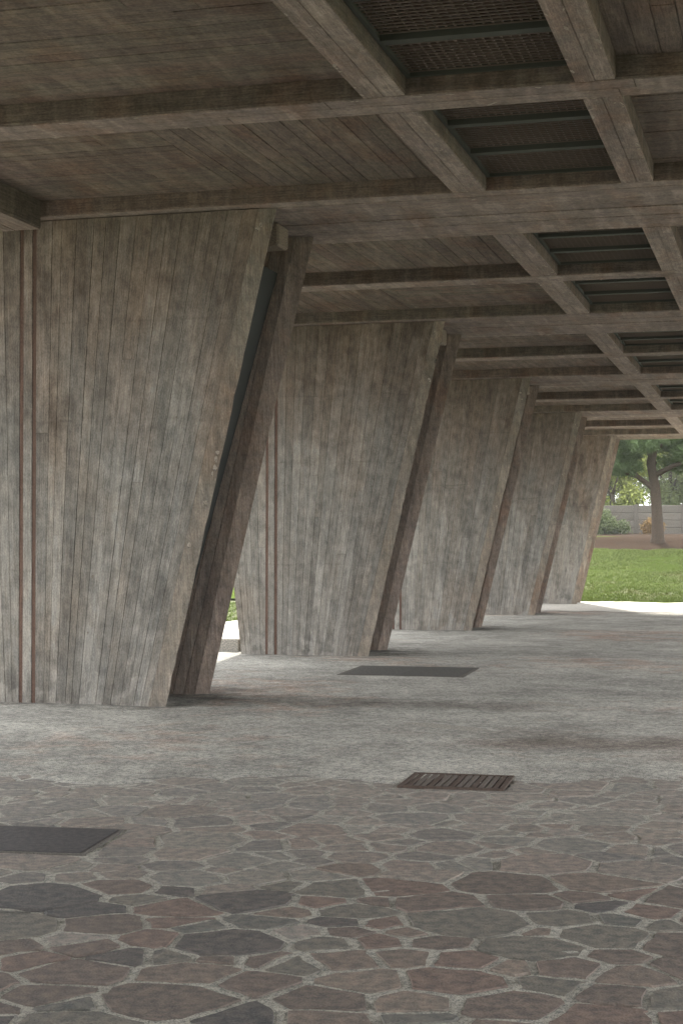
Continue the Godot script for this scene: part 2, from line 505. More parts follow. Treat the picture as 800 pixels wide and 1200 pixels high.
func build_stones() -> void:
	rng.seed = 7001
	var bed := Shape.new()
	var hn := noise(71, 1.6, 3)
	bed.quad(P(-11.0, -0.006, -7.0), P(5.5, -0.006, -7.0), P(5.5, -0.006, 13.0), P(-11.0, -0.006, 13.0), Vector3.UP)
	var lvl := func(q: float, z: float) -> float: return 0.0045 + hn.get_noise_2d(q * 2.0, z * 2.0) * 0.004 - maxf(0.0, hn.get_noise_2d(q * 1.3 + 70.0, z * 1.3) - 0.24) * 0.024 + clampf((z - floor_edge(q) + 2.5) * 0.0008, 0.0, 0.002)
	for j in 135:
		for i in 140:
			var q0 := -8.0 + i * 0.07
			var z0 := 3.0 + j * 0.07
			if z0 > floor_edge(q0) + 1.4: continue
			if absf(q0 + 2.025) < 0.27 and absf(z0 - 10.025) < 0.25: continue
			bed.quad(P(q0, lvl.call(q0, z0), z0), P(q0 + 0.07, lvl.call(q0 + 0.07, z0), z0), P(q0 + 0.07, lvl.call(q0 + 0.07, z0 + 0.07), z0 + 0.07), P(q0, lvl.call(q0, z0 + 0.07), z0 + 0.07), Vector3.UP)
	var paving := put("stone_paving", bed, M.mortar)
	structure(paving, "crazy paving of irregular flat stones set in grey mortar")
	var sites: Array[Vector2] = []
	var rad: Array[float] = []
	var cells := {}
	for k in 20000:
		var s := Vector2(rng.randf_range(-8.5, 3.2), rng.randf_range(2.6, 12.0))
		if s.y > floor_edge(s.x) + 1.0: continue
		var rr := lerpf(0.10, 0.315, pow(rng.randf(), 1.4))
		var ok := true
		var c := Vector2i(floori(s.x / 0.66), floori(s.y / 0.66))
		for dx in [-1, 0, 1]:
			for dy in [-1, 0, 1]:
				for q in cells.get(c + Vector2i(dx, dy), []):
					if sites[q].distance_to(s) < (rad[q] + rr) * 0.66:
						ok = false
						break
		if not ok: continue
		if not cells.has(c): cells[c] = []
		cells[c].append(sites.size())
		sites.append(s)
		rad.append(rr)
	var rest := Shape.new()
	var wob := noise(72, 5.5, 4)
	var redness := noise(73, 0.35, 2)
	var made := 0
	var holes := [[Vector2(-2.06, 10.06), 0.35, 0.33, 3.2], [Vector2(-3.86, 7.42), 0.535, 0.37, 7.0]]
	var sized := []
	for i in sites.size():
		var sp := project(P(sites[i].x, 0, sites[i].y))
		if sp.x > -90 and sp.x < 890 and sp.y < 1290 and sp.y > 0:
			sized.append([rad[i] * rad[i] / pow(sites[i].y, 3.0), i])
	sized.sort_custom(func(p, q): return p[0] > q[0])
	var largest := {}
	for q in mini(312, sized.size()): largest[sized[q][1]] = true
	for i in sites.size():
		var s: Vector2 = sites[i]
		if s.x < -7.6 or s.x > 2.4 or s.y < 3.3: continue
		var poly := PackedVector2Array([s + Vector2(-0.8, -0.8), s + Vector2(0.8, -0.8), s + Vector2(0.8, 0.8), s + Vector2(-0.8, 0.8)])
		var gap := rng.randf_range(0.006, 0.018)
		for j in sites.size():
			if j == i or absf(sites[j].x - s.x) > 1.1 or absf(sites[j].y - s.y) > 1.1: continue
			var d := sites[j] - s
			var l := d.length()
			var u := d / l
			var m := (l * l + rad[i] * rad[i] * 0.8 - rad[j] * rad[j] * 0.8) / (2.0 * l) - gap
			var cut := PackedVector2Array()
			for k in poly.size():
				var p0 := poly[k]
				var p1 := poly[(k + 1) % poly.size()]
				var f0 := (p0 - s).dot(u) - m
				var f1 := (p1 - s).dot(u) - m
				if f0 <= 0: cut.append(p0)
				if (f0 < 0 and f1 > 0) or (f0 > 0 and f1 < 0):
					cut.append(p0.lerp(p1, f0 / (f0 - f1)))
			poly = cut
			if poly.size() < 3: break
		if poly.size() < 3: continue
		for hole in holes:
			var hc: Vector2 = hole[0]
			var box := PackedVector2Array([hc + Vector2(-hole[1], -hole[2]), hc + Vector2(hole[1], -hole[2]), hc + Vector2(hole[1], hole[2]), hc + Vector2(-hole[1], hole[2])])
			for q in 4: box[q] = hc + (box[q] - hc).rotated(deg_to_rad(hole[3]))
			var cl := Geometry2D.clip_polygons(poly, box)
			poly = cl[0] if cl.size() > 0 else PackedVector2Array()
			for q in cl:
				if q.size() > 2 and absf(_area(q)) > absf(_area(poly)): poly = q
		if poly.size() < 3 or absf(_area(poly)) < 0.006: continue
		# ragged outline
		var out := PackedVector2Array()
		var mid := Vector2.ZERO
		for q in poly: mid += q
		mid /= poly.size()
		for k in poly.size():
			var p0 := poly[k]
			var p1 := poly[(k + 1) % poly.size()]
			var len_ := p0.distance_to(p1)
			var steps := clampi(int(len_ / 0.085), 1, 5)
			for t in steps:
				var q := p0.lerp(p1, (t + (0.09 if t == 0 and len_ > 0.05 else 0.0)) / float(steps))
				out.append(q + Vector2(wob.get_noise_2d(q.x * 3.0, q.y * 3.0), wob.get_noise_2d(q.x * 3.0 + 50.0, q.y * 3.0)) * 0.022)
			if len_ > 0.05:
				out.append(p0.lerp(p1, 0.95) + (mid - p1).normalized() * rng.randf_range(0.0, 0.012))
		# colour: slate-dark stones gather at the left, reddish ones at the right
		var side := clampf((s.x / s.y + 0.528) / 0.462, -0.3, 1.3)
		var pick := rng.randf() + clampf((side - 0.3) * 0.42, -0.16, 0.22) + redness.get_noise_2d(s.x, s.y) * 0.3
		var c := 0
		if pick < 0.16: c = 6
		elif pick < 0.26: c = 7
		elif pick < 0.36: c = 5
		elif pick < 0.46: c = 4
		elif pick < 0.58: c = 3
		elif pick < 0.74: c = 1
		elif pick < 0.93: c = 0
		elif pick < 1.12: c = 2
		else: c = 8
		var top := 0.0065 + rng.randf_range(0.0, 0.005)
		var tilt := Vector2(rng.randf_range(-0.006, 0.006), rng.randf_range(-0.006, 0.006))
		var own: bool = largest.has(i) and made < 300
		var sh: Shape = Shape.new() if own else rest
		var hub := P(mid.x, top, mid.y)
		var ring := []
		var low := []
		for q in out:
			var inner := q + (mid - q).normalized() * 0.009
			ring.append(P(inner.x, top + (inner - mid).dot(tilt), inner.y))
			low.append(P(q.x, -0.01, q.y))
		for k in out.size():
			var l := (k + 1) % out.size()
			sh.tri(hub, ring[k], ring[l], Vector3.UP)
			sh.quad(ring[k], ring[l], low[l], low[k], (low[k] + low[l]) / 2.0 - P(mid.x, -0.05, mid.y))
		if own:
			var near_dust := mid.y - floor_edge(mid.x) + rng.randf_range(-0.5, 0.5)
			var pool: Array = M.dusty if near_dust > -1.4 else (M.half_dusty if near_dust > -3.0 else M.stone)
			put("stone", sh, pool[c], paving)
			made += 1
	stuff(put("outer_stones", rest, M.dusty[1], paving))
	print("stones ", made, " sites ", sites.size())

func _area(p: PackedVector2Array) -> float:
	var s := 0.0
	for i in p.size():
		s += p[i].cross(p[(i + 1) % p.size()])
	return s * 0.5

# ------------------------------------------------------------------ piers
func build_pier(index: int, label: String) -> void:
	rng.seed = 900 + index * 31
	var run := PIER_RUN + PERIOD * index
	var t := thing("concrete_pier", label, "pier", P(-7.09, 0, run), "slanting concrete piers along the walkway")
	var o := t.position
	var L := func(a: float, y: float, back: float) -> Vector3: return P(a, y, run + back) - o
	var H := SOFFIT - 0.002
	var right := func(y: float) -> float: return lerpf(-5.675, -4.59, y / SOFFIT)
	var left := func(y: float) -> float: return lerpf(-7.53, -8.1, y / SOFFIT)
	var woff := Vector2(rng.randf(), rng.randf())
	var front := Shape.new()
	front.axes(Vector3.UP * 0.5, Vector3.RIGHT * 2.0, woff)
	front.axes2(Vector3.RIGHT / 1.5, Vector3.UP / 1.5, Vector2(woff.x, 0.0))
	front.hexa([L.call(left.call(0), -0.05, 0), L.call(right.call(0) - 0.12, -0.05, 0), L.call(right.call(H) - 0.12, H, 0), L.call(left.call(H), H, 0)],
		[L.call(left.call(0) + 0.1, -0.05, 0.42), L.call(right.call(0) - 0.26, -0.05, 0.42), L.call(right.call(H) - 0.26, H, 0.42), L.call(left.call(H) + 0.1, H, 0.42)])
	var slab := put("front_slab", front, M.pier_core, t)
	# strips left by the formwork boards, fanning out from the upright grooves
	var marks := []
	var nr := 15
	for i in nr + 1:
		marks.append(0.0 if i == 0 else (1.0 if i == nr else (i + rng.randf_range(-0.22, 0.22)) / nr))
	for i in nr:
		strip_split(slab, L, marks[i], marks[i + 1], -7.005, right.call(0) - 0.155, -7.005, right.call(H) - 0.155, H, woff, index)
	for i in 5:
		strip_split(slab, L, i / 5.0, (i + 1) / 5.0, left.call(0), -7.175, left.call(H), -7.175, H, woff, index)
	# the narrow strip between the two grooves
	var mid := Shape.new()
	mid.axes(Vector3.UP * 0.5, Vector3.RIGHT * 2.0, woff)
	mid.axes2(Vector3.RIGHT / 1.5, Vector3.UP / 1.5, Vector2(woff.x, 0.0))
	mid.board([L.call(-7.138, 0, 0), L.call(-7.042, 0, 0), L.call(-7.042, H - 0.06, 0), L.call(-7.138, H - 0.06, 0)], Vector3.BACK, 0.012, 0.003)
	put("board_strip", mid, M.pier[index % 3], slab)
	for g in [-7.157, -7.0235]:
		var gs := Shape.new()
		gs.axes(Vector3.UP * 0.5, Vector3.RIGHT * 2.0, woff)
		gs.board([L.call(g - 0.019, 0, 0), L.call(g + 0.019, 0, 0), L.call(g + 0.019, H - 0.06, 0), L.call(g - 0.019, H - 0.06, 0)], Vector3.BACK, 0.004, 0.0)
		put("groove", gs, M.groove, slab)
	# bevelled edge of the slab, broken in places
	var edge := Shape.new()
	edge.axes(Vector3(0.23, 0.97, 0) * 0.5, Vector3.RIGHT * 2.0, woff + Vector2(0.3, 0.4))
	edge.axes2(Vector3.RIGHT / 1.5, Vector3.UP / 1.5, Vector2(woff.x, 0.0))
	var cutn := noise(300 + index, 2.3, 3)
	var steps := 46
	var seg := func(q: int) -> Array:
		var y: float = H * q / steps
		var bite := maxf(0.0, cutn.get_noise_1d(y * 2.2) - 0.18) * 0.06 + (rng.randf() * 0.004)
		return [L.call(right.call(y) - 0.152, y, -0.014), L.call(right.call(y) - bite, y, 0.03 - bite * 0.1), L.call(right.call(y) - 0.014 - bite * 0.6, y, 0.085)]
	var prev: Array = seg.call(0)
	for q in steps:
		var next: Array = seg.call(q + 1)
		edge.quad(prev[0], prev[1], next[1], next[0], Vector3(0.3, 0, 1))
		edge.quad(prev[1], prev[2], next[2], next[1], Vector3(1, 0, 0.1))
		prev = next
	edge.quad(L.call(right.call(0) - 0.152, 0, -0.014), L.call(right.call(0) - 0.152, 0, 0.05), L.call(right.call(H) - 0.152, H, 0.05), L.call(right.call(H) - 0.152, H, -0.014), Vector3.LEFT)
	put("edge_strip", edge, M.edge, slab)
	var pits_and_chip_shade := Shape.new()
	for k in (11 if index == 0 else 4):
		var y := 4.55 - 3.4 * pow(rng.randf(), 1.3)
		var c := Vector3(right.call(y) - rng.randf_range(0.02, 0.13), y, 0)
		var sh := Shape.new()
		var nn := 9
		var w := rng.randf_range(0.008, 0.026)
		var hh := rng.randf_range(0.014, 0.04)
		var rim := []
		for q in nn:
			var ang := TAU * q / nn
			var rr := rng.randf_range(0.6, 1.25)
			var dx := cos(ang) * w * rr
			var back: float = lerpf(-0.016, 0.030, clampf((c.x + dx - (right.call(y) - 0.152)) / 0.152, 0, 1.0))
			rim.append(L.call(minf(c.x + dx, right.call(y) - 0.006), y + sin(ang) * hh * rr, back))
		var hub: Vector3 = L.call(c.x, y, lerpf(-0.016, 0.030, clampf((c.x - (right.call(y) - 0.152)) / 0.152, 0, 1.0)) - 0.006)
		for q in nn:
			sh.tri(hub, rim[q], rim[(q + 1) % nn], Vector3.BACK)
		put("chip", sh, M.chip, slab)
		var cb := lerpf(-0.016, 0.030, clampf((c.x - (right.call(y) - 0.152)) / 0.152, 0, 1.0)) - 0.008
		var slant := rng.randf_range(-0.02, 0.03)
		pits_and_chip_shade.tri(L.call(c.x - w * 1.3, y - hh * 0.5 + slant, cb), L.call(c.x + w * 0.5, y - hh * 0.25 - slant, cb), L.call(c.x + w * 0.2, y - hh * 0.75 - slant, cb), Vector3.BACK)  # dark sliver painted in as the shade under the chip
	for k in 34:
		var y := rng.randf_range(0.15, 4.5)
		var x: float = rng.randf_range(-7.0, right.call(y) - 0.17)
		var w := 0.004 + 0.011 * pow(rng.randf(), 2.5)
		var hub: Vector3 = L.call(x, y, -0.0085)
		var rim := []
		for q in 6:
			rim.append(L.call(x + cos(TAU * q / 6.0) * w * rng.randf_range(0.6, 1.2), y + sin(TAU * q / 6.0) * w * rng.randf_range(0.7, 1.6), -0.0075))
		for q in 6:
			pits_and_chip_shade.tri(hub, rim[q], rim[(q + 1) % 6], Vector3.BACK)
	stuff(put("pits_and_chip_shade", pits_and_chip_shade, M.pit_and_shade_mark, slab))
	# second slab, across the joint
	var b0 := 1.36
	var rear := Shape.new()
	rear.axes(Vector3.UP * 0.5, Vector3.RIGHT * 2.0, woff + Vector2(0.5, 0.1))
	rear.axes2(Vector3.RIGHT, Vector3.UP, woff + Vector2(0.4, 0.3))
	rear.hexa([L.call(left.call(0), -0.05, b0), L.call(right.call(0) - 0.22, -0.05, b0), L.call(right.call(H) - 0.22, H, b0), L.call(left.call(H), H, b0)],
		[L.call(left.call(0), -0.05, b0 + 0.44), L.call(right.call(0) - 0.30, -0.05, b0 + 0.44), L.call(right.call(H) - 0.30, H, b0 + 0.44), L.call(left.call(H), H, b0 + 0.44)])
	var slab2 := put("rear_slab", rear, M.brown[2], t)
	for k in 4:
		var sh := Shape.new()
		sh.axes(Vector3(0.23, 0.97, 0) * 0.5, Vector3.RIGHT * 2.0, Vector2(rng.randf(), rng.randf()))
		sh.axes2(Vector3.RIGHT, Vector3.UP, woff + Vector2(0.4, 0.3))
		var e0 := -0.215 - 0.12 * k
		var e1 := -0.215 - 0.12 * (k + 1) + 0.004
		sh.board([L.call(right.call(0) + e1, 0, b0), L.call(right.call(0) + e0, 0, b0), L.call(right.call(H) + e0, H, b0), L.call(right.call(H) + e1, H, b0)], Vector3.BACK, 0.012 + rng.randf() * 0.01, 0.003)
		put("board_strip", sh, M.brown[k % 3], slab2)
	var edge2 := Shape.new()
	edge2.axes(Vector3(0.23, 0.97, 0) * 0.5, Vector3.RIGHT * 2.0, woff)
	edge2.axes2(Vector3.RIGHT, Vector3.UP, woff + Vector2(0.4, 0.3))
	edge2.hexa([L.call(right.call(0) - 0.21, 0, b0 - 0.016), L.call(right.call(0) - 0.085, 0, b0 + 0.07), L.call(right.call(H) - 0.06, H, b0 + 0.07), L.call(right.call(H) - 0.23, H, b0 - 0.016)],
		[L.call(right.call(0) - 0.21, 0, b0 + 0.16), L.call(right.call(0) - 0.11, 0, b0 + 0.13), L.call(right.call(H) - 0.09, H, b0 + 0.13), L.call(right.call(H) - 0.23, H, b0 + 0.16)])
	put("edge_strip", edge2, M.brown[0], slab2)
	# dark panel closing the joint between the two slabs
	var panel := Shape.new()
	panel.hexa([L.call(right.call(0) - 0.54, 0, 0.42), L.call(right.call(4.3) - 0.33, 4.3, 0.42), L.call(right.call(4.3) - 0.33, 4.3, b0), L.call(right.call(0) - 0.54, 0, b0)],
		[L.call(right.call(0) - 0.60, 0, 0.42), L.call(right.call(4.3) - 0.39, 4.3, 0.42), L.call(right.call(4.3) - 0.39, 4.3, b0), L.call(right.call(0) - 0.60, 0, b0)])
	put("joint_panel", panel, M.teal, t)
	var bl := Shape.new()
	var lo: Vector3 = L.call(-5.2, 4.44, 0.94)
	var hi: Vector3 = L.call(-4.76, H, 0.62)
	bl.cut_box(lo, hi, 0.02)
	put("bearing_block", bl, M.block, t)

func strip_split(slab: Node, L: Callable, u0: float, u1: float, b0: float, b1: float, t0: float, t1: float, H: float, woff: Vector2, index: int) -> void:
	var cuts := [0.0, 1.0]
	if rng.randf() < 0.5: cuts = [0.0, rng.randf_range(0.3, 0.75), 1.0]
	var gap := 0.0004 if rng.randf() < 0.7 else rng.randf_range(0.001, 0.004)
	for s in cuts.size() - 1:
		var y0: float = cuts[s]
		var y1: float = cuts[s + 1]
		var at := func(u: float, k: float) -> float: return lerpf(lerpf(b0, b1, u), lerpf(t0, t1, u), k)
		var sh := Shape.new()
		var lean := Vector3(at.call(u0, 1.0) - at.call(u0, 0.0), H, 0).normalized()
		sh.axes(lean * 0.5, Vector3(lean.y, -lean.x, 0) * 2.0, Vector2(rng.randf(), rng.randf()))
		sh.axes2(Vector3.RIGHT / 1.5, Vector3.UP / 1.5, Vector2(woff.x, 0.0))
		sh.board([L.call(at.call(u0, y0) + gap, y0 * H, 0), L.call(at.call(u1, y0) - gap, y0 * H, 0), L.call(at.call(u1, y1) - gap, y1 * H - (0.003 if y1 < 1.0 else 0.0), 0), L.call(at.call(u0, y1) + gap, y1 * H - (0.003 if y1 < 1.0 else 0.0), 0)], Vector3.BACK, 0.003 + rng.randf() * 0.0045, 0.0012)
		put("board_strip", sh, M.pier[rng.randi() % M.pier.size()], slab)

# ------------------------------------------------------------------ roof
func soffit_boards(parent: Node, rect: Rect2, y: float, along_x: bool, width: float, seg: float, single: bool) -> void:
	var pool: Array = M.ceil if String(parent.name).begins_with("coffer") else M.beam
	# rect: x = across, y = run. Boards below height y, lying along x or along the run
	var from := rect.position.y if along_x else rect.position.x
	var to := rect.end.y if along_x else rect.end.x
	var l0 := rect.position.x if along_x else rect.position.y
	var l1 := rect.end.x if along_x else rect.end.y
	var count := maxi(1, roundi((to - from) / width))
	var bunch: Shape = null
	if not single:
		bunch = Shape.new()
	for i in count:
		var c0 := from + (to - from) * i / count + 0.0018
		var c1 := from + (to - from) * (i + 1) / count - 0.0018
		var at := l0
		while at < l1 - 0.01:
			var step := seg * rng.randf_range(0.55, 1.3)
			var end := l1 if at + step > l1 - 0.5 else at + step
			var sh: Shape = Shape.new() if single else bunch
			var o := Vector2(rng.randf(), rng.randf())
			if along_x: sh.axes(Vector3.RIGHT * 0.5, Vector3.BACK * 2.0, o)
			else: sh.axes(Vector3.BACK * 0.5, Vector3.RIGHT * 2.0, o)
			sh.axes2(Vector3.RIGHT, Vector3.BACK, Vector2(0.3, 0.1))
			var d := 0.004 + rng.randf() * 0.007
			var q := [P(at, y, c0), P(end - 0.002, y, c0), P(end - 0.002, y, c1), P(at, y, c1)] if along_x else [P(c0, y, at), P(c1, y, at), P(c1, y, end - 0.002), P(c0, y, end - 0.002)]
			sh.board(q, Vector3.DOWN, d, 0.0022)
			if single: put("board_strip", sh, pool[rng.randi() % pool.size()], parent)
			at = end
	if bunch: stuff(put("board_strips", bunch, pool[1], parent))

func soffit_chips(parent: Node, rect: Rect2, y: float, count: int) -> void:
	var sh := Shape.new()
	for k in count:
		var edge := rng.randi() % 4 > 0
		var long_x := rect.size.x > rect.size.y
		var c := rect.position + rect.size * Vector2(rng.randf(), rng.randf())
		if edge:
			if long_x: c.y = rect.position.y + (0.01 if rng.randf() < 0.5 else rect.size.y - 0.01)
			else: c.x = rect.position.x + (0.01 if rng.randf() < 0.5 else rect.size.x - 0.01)
		var w := Vector2(0.012 + 0.05 * pow(rng.randf(), 2.0), 0.006 + 0.012 * rng.randf())
		var turn := rng.randfn() * 0.5 + (0.0 if long_x else PI / 2)
		var rim := []
		for q in 8:
			var p := (Vector2(cos(TAU * q / 8.0), sin(TAU * q / 8.0)) * w * rng.randf_range(0.55, 1.2)).rotated(turn) + c
			p = p.clamp(rect.position, rect.end)
			rim.append(P(p.x, y, p.y))
		for q in 8:
			sh.tri(P(c.x, y - 0.003, c.y), rim[q], rim[(q + 1) % 8], Vector3.DOWN)
	stuff(put("chips", sh, M.chip, parent))

func beam(roof: Node, called: String, a0: float, a1: float, r0: float, r1: float, low: float, high: float, along_x: bool) -> Node:
	var sh := Shape.new()
	if along_x: sh.axes(Vector3.RIGHT * 0.5, Vector3(0, 2.0, 0.0), Vector2(rng.randf(), rng.randf()))
	else: sh.axes(Vector3.BACK * 0.5, Vector3(0, 2.0, 0.0), Vector2(rng.randf(), rng.randf()))
	sh.axes2(Vector3.RIGHT + Vector3.BACK * 0.7, Vector3.UP, Vector2(rng.randf(), rng.randf()))
	sh.cut_box(P(a0, low, r1), P(a1, high, r0), 0.012)
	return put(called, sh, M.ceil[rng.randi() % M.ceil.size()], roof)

func build_roof() -> void:
	rng.seed = 4400
	var roof := thing("concrete_roof", "board-marked concrete roof of shallow coffers and beams over the walkway", "roof")
	var near := -24.0
	var far := 45.83
	# decks left and right of the open strip
	for d in [[ROOF_LEFT, -2.9], [-1.14, ROOF_RIGHT]]:
		var sh := Shape.new()
		sh.axes(Vector3.RIGHT * 0.5, Vector3.BACK * 2.0)
		sh.axes2(Vector3.RIGHT, Vector3.BACK)
		sh.box(P(d[0], COFFER, far), P(d[1], COFFER + 0.4, near))
		put("roof_deck", sh, M.core, roof)
	var cap := Shape.new()
	cap.axes(Vector3.RIGHT * 0.5, Vector3.BACK * 2.0)
	cap.box(P(-3.1, COFFER + 0.403, far), P(-0.94, COFFER + 0.6, near))
	put("strip_cover", cap, M.well, roof)
	var lanes := [[-8.72, -7.30], [-6.89, -2.90], [-1.14, 2.9], [3.3, 4.72]]
	for n in range(-2, 5):
		var m0 := BEAM_RUN + PERIOD * (n - 0)
		# double beam over the pier, split by a joint
		for half in 2:
			var b0 := m0 + half * 0.985
			var b := beam(roof, "main_beam", ROOF_LEFT, ROOF_RIGHT, b0, b0 + 0.965, SOFFIT + 0.012, COFFER - 0.0 + 0.3, true)
			soffit_boards(b, Rect2(ROOF_LEFT + 0.02, b0 + 0.006, ROOF_RIGHT - ROOF_LEFT - 0.04, 0.953), SOFFIT + 0.012, true, 0.2, 4.5, n == 0)
			if n >= 0 and n < 3: soffit_chips(b, Rect2(-6.9, b0 + 0.01, 7.5, 0.94), SOFFIT + 0.0005, 26)
		if n == 4: break
		var c0 := m0 + 1.95 + 2.5
		var c := beam(roof, "cross_beam", ROOF_LEFT, ROOF_RIGHT, c0, c0 + 0.4, SOFFIT + 0.01, COFFER + 0.3, true)
		soffit_boards(c, Rect2(ROOF_LEFT + 0.02, c0 + 0.006, ROOF_RIGHT - ROOF_LEFT - 0.04, 0.388), SOFFIT + 0.01, true, 0.2, 3.2, n == -1 or n == 0)
		if n >= -1 and n < 2: soffit_chips(c, Rect2(-6.9, c0 + 0.01, 7.0, 0.38), SOFFIT - 0.0015, 22)
		for bay in [[m0 + 1.952, c0 - 0.002], [c0 + 0.402, m0 + PERIOD - 0.002]]:
			for la in [[-2.90, -2.59], [-1.42, -1.14]]:
				var lb := beam(roof, "long_beam", la[0], la[1], bay[0], bay[1], SOFFIT + 0.014, COFFER + 0.39, false)
				soffit_boards(lb, Rect2(la[0] + 0.004, bay[0] + 0.004, la[1] - la[0] - 0.008, bay[1] - bay[0] - 0.008), SOFFIT + 0.014, false, 0.15, 3.0, n == -1 or n == 0)
				if n >= -1 and n < 2: soffit_chips(lb, Rect2(la[0] + 0.01, bay[0] + 0.02, la[1] - la[0] - 0.02, bay[1] - bay[0] - 0.04), SOFFIT + 0.0025, 9)
			for sp in [-7.29, 2.9]:
				var sb := beam(roof, "spine_beam", sp, sp + 0.40, bay[0], bay[1], SOFFIT - 0.105, COFFER + 0.3, false)
				soffit_boards(sb, Rect2(sp + 0.006, bay[0] + 0.006, 0.388, bay[1] - bay[0] - 0.012), SOFFIT - 0.105, false, 0.13, 3.0, false)
			# coffers between the beams
			for li in lanes.size():
				var lane: Array = lanes[li]
				var single := li == 1 and (n == -1 or n == 0)
				var r0: float = bay[0]
				var r1: float = bay[1]
				var cf := Shape.new()
				cf.axes(Vector3.RIGHT * 0.5, Vector3.BACK * 2.0)
				cf.axes2(Vector3.RIGHT, Vector3.BACK)
				cf.box(P(lane[0] + 0.002, COFFER - 0.004, r1), P(lane[1] - 0.002, COFFER + 0.1, r0))
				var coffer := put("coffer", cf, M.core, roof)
				var split: float = lane[0] + (lane[1] - lane[0]) * ([0.32, 0.42, 0.5, 0.3][(n + 4 + int(r0)) % 4])
				var first := (n + int(r0 > c0)) % 2 == 0
				if lane[1] - lane[0] < 2.5:
					soffit_boards(coffer, Rect2(lane[0], r0, lane[1] - lane[0], r1 - r0), COFFER - 0.004, true, 0.16, 3.0, false)
				else:
					soffit_boards(coffer, Rect2(lane[0], r0, split - lane[0], r1 - r0), COFFER - 0.004, first, 0.15, 2.6, single)
					soffit_boards(coffer, Rect2(split, r0, lane[1] - split, r1 - r0), COFFER - 0.004, not first, 0.15, 2.6, single)
	# outer edge beams
	for x in [[ROOF_LEFT - 0.25, ROOF_LEFT - 0.003], [ROOF_RIGHT + 0.003, ROOF_RIGHT + 0.25]]:
		beam(roof, "edge_beam", x[0], x[1], near, far, SOFFIT - 0.02, COFFER + 0.5, false)

func build_grilles() -> void:
	rng.seed = 5100
	var words := ["nearest bay, before the first cross beam", "bay between the first cross beam and the first double beam", "bay just past the first double beam", "bay between the second cross beam and the second double beam",
		"bay just past the second double beam", "bay between the third cross beam and the third double beam", "bay just past the third double beam", "bay just before the fourth double beam"]
	var k := 0
	for n in range(-1, 3):
		var m0 := BEAM_RUN + PERIOD * n
		var c0 := m0 + 4.45
		for bay in [[m0 + 1.96, c0 - 0.01], [c0 + 0.41, m0 + PERIOD - 0.01]]:
			var y := COFFER - 0.02
			var r0: float = bay[0]
			var r1: float = bay[1]
			var mid := P(-2.005, y, (r0 + r1) / 2)
			var g := thing("ceiling_grille", "dark mesh grille overhead, " + words[k], "grille", mid, "wire mesh grilles in the open roof strip")
			k += 1
			var x0 := -0.578
			var x1 := 0.578
			var half := (r1 - r0) / 2
			var fr := Shape.new()
			fr.box(Vector3(x0, -0.03, -half), Vector3(x0 + 0.03, 0.03, half))
			fr.box(Vector3(x1 - 0.03, -0.03, -half), Vector3(x1, 0.03, half))
			fr.box(Vector3(x0 + 0.03, -0.028, -half), Vector3(x1 - 0.03, 0.028, -half + 0.03))
			fr.box(Vector3(x0 + 0.03, -0.028, half - 0.03), Vector3(x1 - 0.03, 0.028, half))
			put("frame", fr, M.iron, g)
			for b in [-1, 1]:
				var bar := Shape.new()
				bar.box(Vector3(x0 + 0.03, -0.04, b * half * 0.34 - 0.045), Vector3(x1 - 0.03, 0.026, b * half * 0.34 + 0.045))
				put("crossbar", bar, M.iron, g)
			var wires := Shape.new()
			var x := x0 + 0.05
			while x < x1 - 0.04:
				wires.box(Vector3(x - 0.006, 0.004, -half + 0.03), Vector3(x + 0.006, 0.012, half - 0.03))
				x += 0.06
			var z := -half + 0.05
			while z < half - 0.04:
				wires.box(Vector3(x0 + 0.03, -0.004, z - 0.006), Vector3(x1 - 0.03, 0.0035, z + 0.006))
				z += 0.06
			stuff(put("wire_mesh", wires, M.wire, g))

